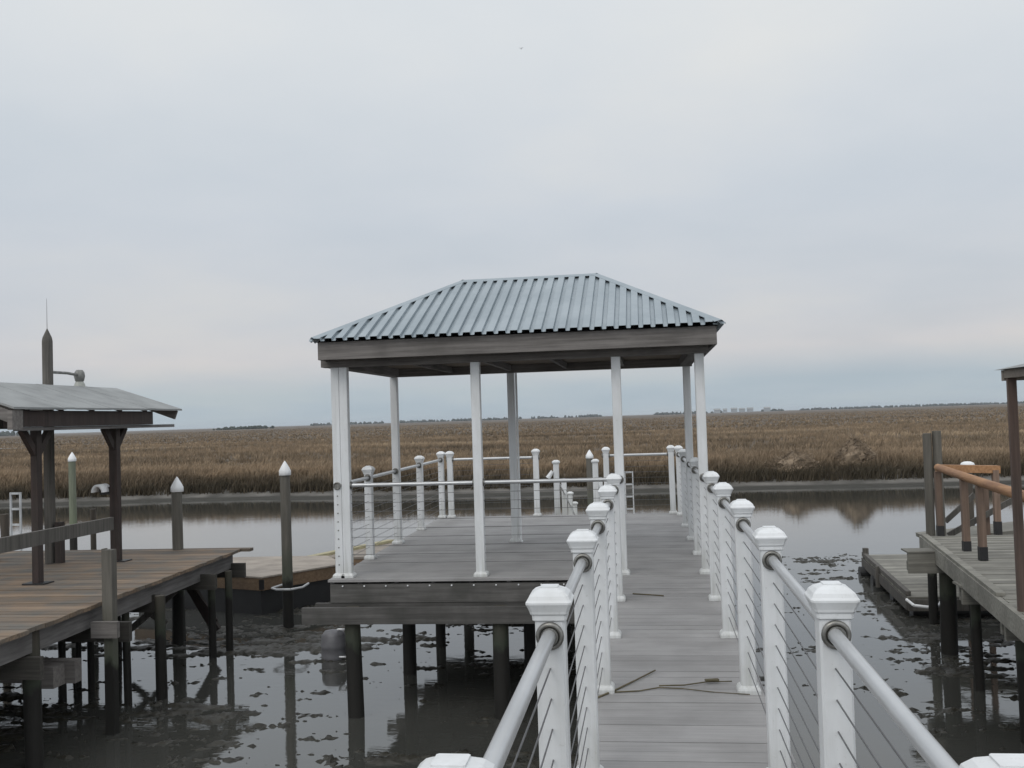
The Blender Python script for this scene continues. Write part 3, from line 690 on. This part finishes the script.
# ------------------------------------------------------------------ pilings standing in the creek
def piling(x, y, r, top, mat, label, cap='cone', leanx=0, name='mooring_piling', seg=8, wob=.006):
    t = thing(name, (x, y, WATER), label, 'piling')
    P(t, 'pile', mat, lambda b: b.tube((x, y, -1.9), (x + leanx, y, top), r * 1.05, r * .97, n=14, segs=seg, wob=wob))
    c = (x + leanx, y, top)
    if cap == 'cone': P(t, 'cap', 'white', lambda b: b.lathe(c, [(r * 1.1, -.05), (r * 1.16, -.045), (r * 1.14, .02), (r * .75, .08), (r * .35, .135), (.004, .17)], 18))
    if cap == 'disc': P(t, 'cap', 'white', lambda b: b.lathe(c, [(r * 1.3, -.02), (r * 1.5, .0), (r * 1.3, .035), (r * .7, .055), (.002, .06)], 18))
    return t
piling(-6.80, 13.82, .078, .79, 'greypile', 'white cone-capped piling just behind the left wooden dock')
piling(-5.46, 14.62, .078, .95, 'greypile', 'tall white cone-capped piling beside the tan float, left of the pavilion')
piling(-13.42, 22.0, .082, 1.02, 'greenpile', 'slender greenish piling with white cone cap between the shelter posts')
piling(-1.46, 25.5, .085, .63, 'greypile', 'dark piling with white pointed cap beyond the gangway')
piling(3.90, 14.75, .060, 1.26, 'greypile', 'left one of two old grey-green pilings behind the right dock corner', None, .0, wob=.01)
piling(4.035, 14.72, .062, 1.29, 'greypile', 'right one of two old pilings, notched top, behind the right dock corner', None, .01, wob=.012)
piling(5.17, 17.2, .075, .66, 'pile', 'piling with flat white disc cap behind the orange rail', 'disc')
piling(-8.80, 15.0, .045, .42, 'pile', 'thin dark stake with a side knob behind the left dock', None)
piling(-11.02, 16.0, .07, .28, 'pile', 'short reddish piling at the far left edge', None)

# ------------------------------------------------------------------ tan float between left dock and pavilion
tf = thing('floating_dock', (-7, 17, WATER), 'tan plank-sided float on black floats beside the tall capped piling', 'floating dock')
FQ = [Vector(v) for v in ((-6.24, 15.55, 0), (-5.30, 16.95, 0), (-5.95, 18.0, 0), (-9.2, 17.9, 0), (-9.0, 16.55, 0))]
def quadbox(b, cs, z0, z1, rnd=None):
    vs = [(c.x, c.y, z) for z in (z0, z1) for c in cs]; n = len(cs)
    b.add(vs, [tuple(range(n))[::-1], tuple(range(n, 2 * n))] + [(i, (i + 1) % n, (i + 1) % n + n, i + n) for i in range(n)], rnd)
def inset(cs, k):
    m = sum(cs, Vector()) / len(cs); return [c + (m - c) * k for c in cs]
P(tf, 'float_deck', 'paleplank', lambda b: quadbox(b, FQ, -.80, -.775))
P(tf, 'float_frame', 'floatwood', lambda b: quadbox(b, inset(FQ, .01), -1.0, -.803))
P(tf, 'float_drum', 'black', lambda b: quadbox(b, inset(FQ, .05), -1.5, -1.003))
P(tf, 'pile_guide', 'dullwhite', lambda b: (b.path([(-5.63, 14.85, -.79), (-5.68, 14.55, -.79), (-5.56, 14.42, -.79), (-5.34, 14.42, -.79), (-5.22, 14.6, -.79), (-5.25, 14.95, -.79)], .018, 8)))
P(tf, 'corner_bracket', 'black', lambda b: b.box(-6.28, -6.2, 15.53, 15.55, -.98, -.82))
f2 = thing('floating_dock', (-5.5, 20, WATER), 'pale low float with a yellow edge beyond the tan float', 'floating dock')
FR = [Vector(v) for v in ((-6.3, 18.2, 0), (-3.7, 18.2, 0), (-3.7, 20.4, 0), (-5.3, 20.4, 0))]
P(f2, 'float_deck', 'paleplank', lambda b: quadbox(b, FR, -.88, -.84))
P(f2, 'float_frame', 'floatwood', lambda b: quadbox(b, inset(FR, .01), -1.45, -.883))
P(f2, 'edge_strip', 'yellow', lambda b: b.beam((-6.32, 18.1, -.82), (-5.35, 20.4, -.81), .16, .05))
# barrel
br = thing('barrel', (-4.15, 12.75, WATER), 'grey ribbed drum floating beside the front left pier piling', 'barrel')
P(br, 'drum', 'barrel', lambda b: b.lathe((-4.15, 12.75, WATER - .1), [(.001, 0), (.16, 0), (.165, .1), (.172, .12), (.165, .14), (.165, .24), (.172, .26), (.165, .28), (.158, .40), (.12, .45), (.001, .465)], 20))
P(br, 'rope_loop', 'white', lambda b: (b.torus((-4.02, 12.68, -1.02), (0, .3, 1), .05, .012), b.torus((-4.0, 12.66, -1.37), (0, .3, 1), .05, .012)))

# ------------------------------------------------------------------ left wooden dock
ld = thing('wooden_dock', (-8, 9, -.1), 'weathered brown plank dock on dark pilings at the left', 'dock')
def lx(y): return -5.53 - (y - 7.94) * .055     # its right edge
def ldeck(b):
    y = 3.6
    while y < 13.95:
        e = lx(y) + random.uniform(-.012, .015) + (.13 if y > 13.7 else 0); b.box(-14.5, e, y, y + .132, -.14 + random.uniform(-.002, .002), -.1 + random.uniform(-.004, .004)); y += .14
P(ld, 'decking', 'brownplank', ldeck)
P(ld, 'stringer', 'greywood_y', lambda b: (b.beam((lx(3.6) - .1, 3.6, -.25), (lx(13.7) - .1, 13.7, -.25), .05, .2), b.beam((-8, 3.6, -.25), (-8, 13.9, -.25), .05, .2), b.beam((-11, 3.6, -.25), (-11, 13.9, -.25), .05, .2)))
for y, x1, z in ((8.45, -5.5, -.47), (9.75, -5.35, -.42), (11.05, -5.7, -.37), (12.5, -5.65, -.36), (13.62, -5.72, -.38)):
    P(ld, 'cross_beam', 'darkbeam', lambda b: (b.box(-12, x1, y, y + .06, z - .1, z + .1)))
P(ld, 'low_beam', 'greywood_x', lambda b: (b.box(-11, -5.62, 9.2, 9.32, -.80, -.58), b.box(-6.05, -5.72, 9.0, 9.19, -.80, -.60)))
for x, y, r, top in ((-5.66, 8.60, .078, -.13), (-5.56, 10.85, .060, -.24), (-5.84, 10.6, .042, -.3), (-5.83, 12.75, .048, -.3), (-5.72, 13.05, .048, -.3), (-6.72, 10.76, .038, -.3), (-7.13, 11.75, .034, -.3), (-6.56, 11.1, .038, -.3),
                     (-8.0, 12.8, .045, -.3), (-8.3, 13.6, .045, -.3), (-7.4, 13.2, .05, -.3), (-7.9, 8.6, .07, -.3), (-10, 8.6, .07, -.3), (-10, 11, .07, -.3), (-9.6, 13.4, .06, -.3), (-6.74, 13.62, .082, -.35)):
    P(ld, 'piling', 'pile', lambda b: b.tube((x, y, -1.8), (x + random.uniform(-.03, .03), y, top), r * 1.06, r * .98, n=12, segs=6, wob=.008))
t_ = P(ld, 'tall_piling', 'greypile', lambda b: (b.box(-5.495, -5.40, 9.52, 9.62, -1.9, .45), b.box(-5.525, -5.497, 9.55, 9.62, -.3, .46)))
t_['label'] = 'square grey piling rising above the dock edge'
P(ld, 'piling_collar', 'greywood_x', lambda b: b.box(-5.60, -5.32, 9.46, 9.515, -.42, -.26))
P(ld, 'brace', 'greypost', lambda b: (b.beam((-7.25, 12.9, -.50), (-6.55, 12.9, -.98), .05, .08), b.beam((-7.0, 12.8, -1.03), (-6.35, 12.8, -.52), .05, .08)))
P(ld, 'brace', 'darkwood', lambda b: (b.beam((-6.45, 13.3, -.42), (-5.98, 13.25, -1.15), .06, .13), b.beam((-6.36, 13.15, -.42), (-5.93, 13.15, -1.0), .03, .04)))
# rail on the left dock
rl = thing('dock_rail', (-5.5, 9, -.1), 'sloping grey board rail fixed to the square grey piling of the left dock', 'rail')
P(rl, 'rail_board', 'greypost', lambda b: b.beam((-5.50, 9.72, .70), (-5.60, 4.0, .70), .04, .13))
P(rl, 'rail_post', 'greypost', lambda b: b.box(-5.66, -5.57, 6.0, 6.09, -.1, .66))

# shelter on the left dock
sh = thing('boat_shelter', (-8.5, 12, -.1), 'low grey-roofed open shelter on dark braced posts on the left dock', 'shelter')
EVX, RGX = -6.88, -7.92
def shed_roof(b):
    n = 20
    for sgn in (0, 1):
        xe = EVX if sgn == 0 else -9.35
        for i in range(n):
            y0 = 10.17 + (14.19 - 10.17) * i / n; y1 = 10.17 + (14.19 - 10.17) * (i + 1) / n
            for (za, zb, rr) in ((0, .0, 0),):
                vs = [(xe, y0, 1.95), (xe, y1, 1.95), (RGX, y1, 2.30), (RGX, y0, 2.30), (xe, y0, 1.925), (xe, y1, 1.925), (RGX, y1, 2.275), (RGX, y0, 2.275)]
                off = .003 if i % 5 == 0 else 0
                vs = [(v[0], v[1], v[2] + off) for v in vs]
                b.add(vs, [(0, 1, 2, 3), (7, 6, 5, 4), (0, 4, 5, 1), (2, 6, 7, 3), (0, 3, 7, 4), (1, 5, 6, 2)], random.uniform(.48, .52))
P(sh, 'roof', 'shedroof', shed_roof)
P(sh, 'fascia', 'greywood_x', lambda b: (b.beam((-6.95, 10.2, 1.85), (-7.9, 10.2, 2.20), .04, .13), b.beam((-6.95, 14.14, 1.86), (-7.9, 14.14, 2.21), .04, .13), b.box(-6.96, -6.90, 10.17, 10.36, 1.70, 1.915)))
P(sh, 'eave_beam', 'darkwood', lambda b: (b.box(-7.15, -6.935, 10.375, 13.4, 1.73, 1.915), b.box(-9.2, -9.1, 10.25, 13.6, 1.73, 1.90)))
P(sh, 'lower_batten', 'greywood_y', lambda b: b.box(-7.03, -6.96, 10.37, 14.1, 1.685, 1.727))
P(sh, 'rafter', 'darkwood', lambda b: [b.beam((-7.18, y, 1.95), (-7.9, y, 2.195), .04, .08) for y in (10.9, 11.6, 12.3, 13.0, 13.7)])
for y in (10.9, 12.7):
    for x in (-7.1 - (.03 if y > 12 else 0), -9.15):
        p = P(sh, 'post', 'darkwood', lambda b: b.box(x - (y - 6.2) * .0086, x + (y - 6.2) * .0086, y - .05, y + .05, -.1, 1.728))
        b = MB()
        for s in (-1, 1): b.beam(Vector((x, y + s * .03, 1.42)) - sh.location, Vector((x, y + s * .27, 1.70)) - sh.location, .08, .06, up=(1, 0, 0))
        b.build('knee_brace', M['darkwood'], p)
    P(sh, 'base_plate', 'black', lambda b: b.box(-7.24, -6.96, y - .1, y + .1, -.1, -.085))
# hooded light on the shelter post
hl = thing('hooded_lamp', (-7.2, 12.6, .8), 'small white hooded lamp on the side of the right shelter post', 'lamp')
def hood(b):
    n = 10; vs = []
    for y in (12.5, 12.72):
        for rr in (.085, .06):
            for i in range(n + 1):
                a = math.pi * i / n; vs.append((-7.28 + rr * math.cos(a), y, .84 + rr * 1.25 * math.sin(a)))
    k = n + 1
    fs = [(i, i + 1, 2 * k + i + 1, 2 * k + i) for i in range(n)] + [(k + i + 1, k + i, 3 * k + i, 3 * k + i + 1) for i in range(n)] + [(i + 1, i, k + i, k + i + 1) for i in range(n)] + [(2 * k + i, 2 * k + i + 1, 3 * k + i + 1, 3 * k + i) for i in range(n)]
    b.add(vs, fs, None, True)
P(hl, 'hood', 'white', hood)
P(hl, 'back_box', 'black', lambda b: b.box(-7.335, -7.165, 12.66, 12.70, .80, .90))
# lamp pole
lp = thing('lamp_pole', (-8.02, 12.6, -.1), 'tall grey timber pole with bell lamp and thin mast behind the shelter', 'lamp pole')
P(lp, 'pole', 'greypost', lambda b: b.square((-8.02, 12.6, -.1), [(.055, 0), (.053, 3.0), (.046, 3.05), (.004, 3.17)], bev=.2))
P(lp, 'side_post', 'darkwood', lambda b: b.box(-7.93, -7.84, 12.56, 12.65, -.1, .45))
P(lp, 'mast', 'cable', lambda b: b.tube((-8.02, 12.6, 3.05), (-8.02, 12.6, 3.48), .004, .002, n=5))
P(lp, 'lamp_arm', 'lamp', lambda b: b.path([(-8.0, 12.65, 2.48), (-7.98, 13.0, 2.48), (-7.98, 13.3, 2.46)], .02, 8))
P(lp, 'lamp_head', 'lamp', lambda b: b.lathe((-7.98, 13.3, 2.38), [(.001, .16), (.045, .155), (.068, .12), (.075, .065), (.06, .0), (.044, -.01)], 16))
P(lp, 'lamp_shade', 'lampglass', lambda b: b.lathe((-7.98, 13.3, 2.18), [(.055, .19), (.068, .16), (.09, .10), (.116, .03), (.13, .0), (.124, .0), (.104, .04), (.055, .17)], 18))
# pale hull resting on chocks behind the rail
bo = thing('small_boat', (-10.2, 12.9, -.1), 'pale upturned hull on dark chocks behind the grey rail at far left', 'boat')
def hull(b):
    n, m = 12, 8; vs = []
    for i in range(n + 1):
        t = i / n; x = -11.4 + 2.5 * t; wd = .35 * math.sin(math.pi * min(1, t * .75 + .25)) ** .6 + .01; h = .15 * (1 - .55 * t)
        for j in range(m + 1):
            a = math.pi * j / m; vs.append((x, 12.9 + wd * math.cos(a), .06 + h * math.sin(a) + .05 * t * t))
    k = m + 1; b.add(vs, [(i * k + j, i * k + j + 1, (i + 1) * k + j + 1, (i + 1) * k + j) for i in range(n) for j in range(m)] + [tuple(range(k))], None, True)
P(bo, 'hull', 'white', hull)
P(bo, 'chock', 'black', lambda b: [b.box(x, x + .06, 12.62, 13.2, -.1, .075) for x in (-11.0, -10.3, -9.6)])

# ------------------------------------------------------------------ right wooden dock
rd = thing('wooden_dock', (5, 11, -.1), 'pale grey plank dock with notched beams at the right edge', 'dock')
def ex(y): return 3.04 + (y - 8.91) * .114
def rdeck(b):
    y = 5.0
    while y < 14.1: b.box(ex(y) + random.uniform(-.01, .02), 8.5, y, y + .132, -.14, -.1 + random.uniform(-.004, .004)); y += .14
P(rd, 'decking', 'greyplank', rdeck)
P(rd, 'stringer', 'greyplank', lambda b: [b.beam((ex(a) - .03, a, -.19), (ex(a2) - .03, a2, -.19), .05, .19, 0.8) for a, a2 in ((5, 7.7), (7.72, 10.3), (10.32, 12.2), (12.22, 14.1))])
P(rd, 'curb_board', 'greyplank', lambda b: b.beam((ex(9.6) - .0, 9.6, -.075), (ex(14.0), 14.0, -.075), .08, .03))
P(rd, 'end_board', 'greyplank', lambda b: b.box(ex(14.1), 8.5, 14.1, 14.14, -.28, -.12))
for x0, y, z in ((3.12, 12.85, -.40), (3.24, 11.15, -.46), (3.10, 9.45, -.46), (2.9, 7.6, -.46)):
    P(rd, 'cross_beam', 'greyplank', lambda b: (b.box(x0, 8.3, y, y + .05, z, -.285 if y < 12 else -.15), b.box(x0 + .05, 8.3, y + .25, y + .3, z, -.285)))
    P(rd, 'beam_cover', 'greyplank', lambda b: b.box(x0 - .01, ex(y) + .02, y - .01, y + .30, -.283 if y < 12 else -.148, -.262 if y < 12 else -.13))
for x, y, r in ((3.60, 12.98, .095), (3.80, 12.6, .06), (3.42, 11.32, .05), (3.32, 9.62, .09), (3.1, 7.75, .09), (5.2, 13, .08), (5.2, 11.3, .08), (5.2, 9.6, .08), (6.8, 13, .08), (6.8, 11.3, .08), (6.8, 9.6, .08)):
    P(rd, 'piling', 'pile', lambda b: b.tube((x, y, -1.8), (x, y, -.29), r * 1.05, r, n=14, segs=6, wob=.008))
rr = thing('timber_railing', (3.9, 14, -.1), 'orange-brown timber railing on brown posts along the right dock', 'railing')
def rX(y): return 3.86 - (14.2 - y) * .076
P(rr, 'top_rail', 'railwood', lambda b: (b.tube((rX(14.05), 14.05, .81), (rX(10.1), 10.1, .76), .05, .055, n=12, segs=10, wob=.008)))
P(rr, 'top_rail', 'railwood', lambda b: (b.tube((rX(10.09), 10.09, .75), (rX(6.0), 6.0, .76), .055, n=12, segs=5, wob=.008), b.tube((3.56, 10.0, .74), (3.72, 9.7, .30), .04, n=8)))
P(rr, 'back_rail', 'railwood', lambda b: b.beam((3.86, 14.15, .80), (4.66, 14.2, .765), .14, .10))
for x, y in ((3.80, 14.1), (3.74, 12.62), (3.70, 11.85), (4.60, 14.15)):
    xx = rX(y) if x < 4.5 else x
    p = P(rr, 'post', 'postwood', lambda b: b.box(xx - .038, xx + .038, y - .038, y + .038, -.1, .76))
    b = MB(); o = rr.location; b.box(xx - .043 - o.x, xx + .043 - o.x, y - .043 - o.y, y + .043 - o.y, 0, .13 + random.uniform(-.03, .05)); b.build('post_boot', M['black'], p)
gr = thing('gangway', (4.4, 15.3, -.2), 'grey handrails and thin posts of a gangway behind the orange back rail', 'gangway')
P(gr, 'sloping_rail', 'greypost', lambda b: (b.beam((4.2, 15.1, -.02), (4.62, 15.1, .36), .04, .07), b.beam((4.30, 15.35, -.25), (5.3, 15.35, .29), .04, .08)))
for x, z in ((4.58, .30), (4.87, .46)): P(gr, 'post', 'postwood', lambda b: b.box(x - .035, x + .035, 15.40, 15.47, -1.2, z))
P(gr, 'gangway_deck', 'greyplank', lambda b: b.beam((4.1, 15.9, -.35), (6.4, 15.9, -.12), .9, .06))
rs = thing('roofed_hut', (4.8, 8.8, -.1), 'roof corner and brown post of a shelter cut by the right edge', 'shelter')
P(rs, 'post', 'hutpost', lambda b: b.box(3.03, 3.10, 8.90, 8.94, -.29, 1.86))
P(rs, 'post', 'hutpost', lambda b: b.box(6.2, 6.3, 8.86, 8.96, -.1, 1.90))
P(rs, 'post', 'hutpost', lambda b: b.box(3.0, 3.1, 6.0, 6.1, -.1, 1.90))
P(rs, 'eave_board', 'paleplank', lambda b: (b.box(3.02, 6.5, 8.97, 9.02, 1.84, 1.93), b.box(3.02, 3.07, 5.5, 8.96, 1.862, 1.93)))
P(rs, 'roof', 'shedroof', lambda b: b.add([(2.98, 5.4, 1.935), (6.6, 5.4, 1.935), (6.6, 9.08, 1.935), (2.98, 9.08, 1.935), (3.9, 6.6, 2.15), (5.6, 6.6, 2.15), (5.6, 7.9, 2.15), (3.9, 7.9, 2.15)], [(3, 2, 1, 0), (0, 1, 5, 4), (1, 2, 6, 5), (2, 3, 7, 6), (3, 0, 4, 7), (4, 5, 6, 7)]))
rf = thing('floating_dock', (4.3, 17, WATER), 'low weathered grey float tied behind the right dock', 'floating dock')
P(rf, 'float_deck', 'greyplank', lambda b: [b.box(3.6 + (y - 14.5) * .06, 5.4, y, y + .13, -1.12, -1.09) for y in np.arange(15.1, 19.3, .14)])
P(rf, 'float_frame', 'greypost', lambda b: (b.beam((3.63, 15.06, -1.2), (3.88, 19.3, -1.2), .05, .15), b.box(3.62, 5.4, 15.02, 15.06, -1.28, -1.12), b.box(3.9, 5.4, 19.3, 19.35, -1.28, -1.12)))
P(rf, 'curb_rail', 'greypost', lambda b: b.beam((3.66, 15.15, -1.05), (3.90, 19.3, -1.05), .07, .06))
P(rf, 'float_drum', 'black', lambda b: [b.tube((3.75, y, -1.36), (5.3, y, -1.36), .12, n=10) for y in (15.4, 16.6, 18, 19)])
P(rf, 'corner_post', 'greypost', lambda b: (b.box(3.86, 3.95, 19.1, 19.2, -1.35, -.93), b.box(3.70, 3.76, 17.4, 17.46, -1.35, -1.0)))
P(rf, 'bumper_hose', 'white', lambda b: b.path([(3.58, 14.96, -1.10), (3.66, 14.86, -1.17), (3.84, 14.84, -1.19), (4.0, 14.86, -1.17), (4.06, 14.96, -1.12)], .022, 8))

# ------------------------------------------------------------------ dry reeds lying on the walkway
def stem(pts, label, r=.0045):
    b = MB()
    for i in range(len(pts) - 1): b.tube(pts[i], pts[i + 1], r * (1 - .1 * i), n=6)
    tag(b.build('reed_stem', M['straw']), label, 'reed')
stem([(-.36, 5.88, .006), (-.25, 6.05, .008), (-.13, 6.27, .010), (0.0, 6.52, .012)], 'straight dry reed angled across from the left railing post', .006)
stem([(-.27, 6.02, .007), (-.10, 6.05, .008), (.02, 6.12, .010), (.16, 6.10, .009), (.34, 6.03, .008), (.54, 5.99, .007)], 'long bent dry reed lying across the full walkway width')
stem([(.02, 6.13, .018), (.17, 6.16, .014), (.30, 6.24, .012), (.46, 6.26, .012)], 'shorter forked reed resting over the long bent one')
stem([(-.18, 9.32, .007), (-.03, 9.26, .007), (.10, 9.20, .007)], 'thin dark reed on the boards near the pavilion', .006)
b = MB(); b.beam((.30, 6.24, .022), (.38, 6.26, .022), .03, .01); tag(b.build('dry_leaf', M['straw']), 'small curled dry leaf lying on the reeds on the walkway', 'leaf')
# bird
b = MB(); b.tube((-3.38, 29.9, 12.62), (-3.38, 30.06, 12.63), .008, .02, n=8); b.add([(-3.38, 29.98, 12.64), (-3.30, 30.0, 12.66), (-3.25, 29.95, 12.64), (-3.31, 29.93, 12.65)], [(0, 1, 2, 3)]); b.add([(-3.38, 29.98, 12.64), (-3.46, 30.0, 12.66), (-3.51, 29.95, 12.64), (-3.45, 29.93, 12.65)], [(3, 2, 1, 0)])
tag(b.build('bird', M['bird']), 'tiny dark bird flying high in the grey sky', 'bird')
bd = col.objects['bird']; bd.scale = (.6, .6, .6); bd.location = (-1.35, 12.0, 5.36)

# prototypes are not part of the scene
for p in (protoY, protoX):
    for ch in [x for x in col.objects if x.parent == p]: bpy.data.objects.remove(ch)
    bpy.data.objects.remove(p)

# ------------------------------------------------------------------ haze
b = MB(); b.box(-7500, 7500, -600, 7600, -5.0, 16, 0.5)
hz = b.build('haze', M['black']); tag(hz, 'thin pale haze over the marsh', 'haze', kind='stuff')
hm = bpy.data.materials.new('haze'); hm.use_nodes = True; hn = hm.node_tree; hn.nodes.clear()
ho = hn.nodes.new('ShaderNodeOutputMaterial'); pv = hn.nodes.new('ShaderNodeVolumePrincipled')
pv.inputs['Density'].default_value = 0.00011; pv.inputs['Color'].default_value = (0.82, 0.88, 0.95, 1)
hn.links.new(pv.outputs[0], ho.inputs['Volume']); hz.data.materials.clear(); hz.data.materials.append(hm)
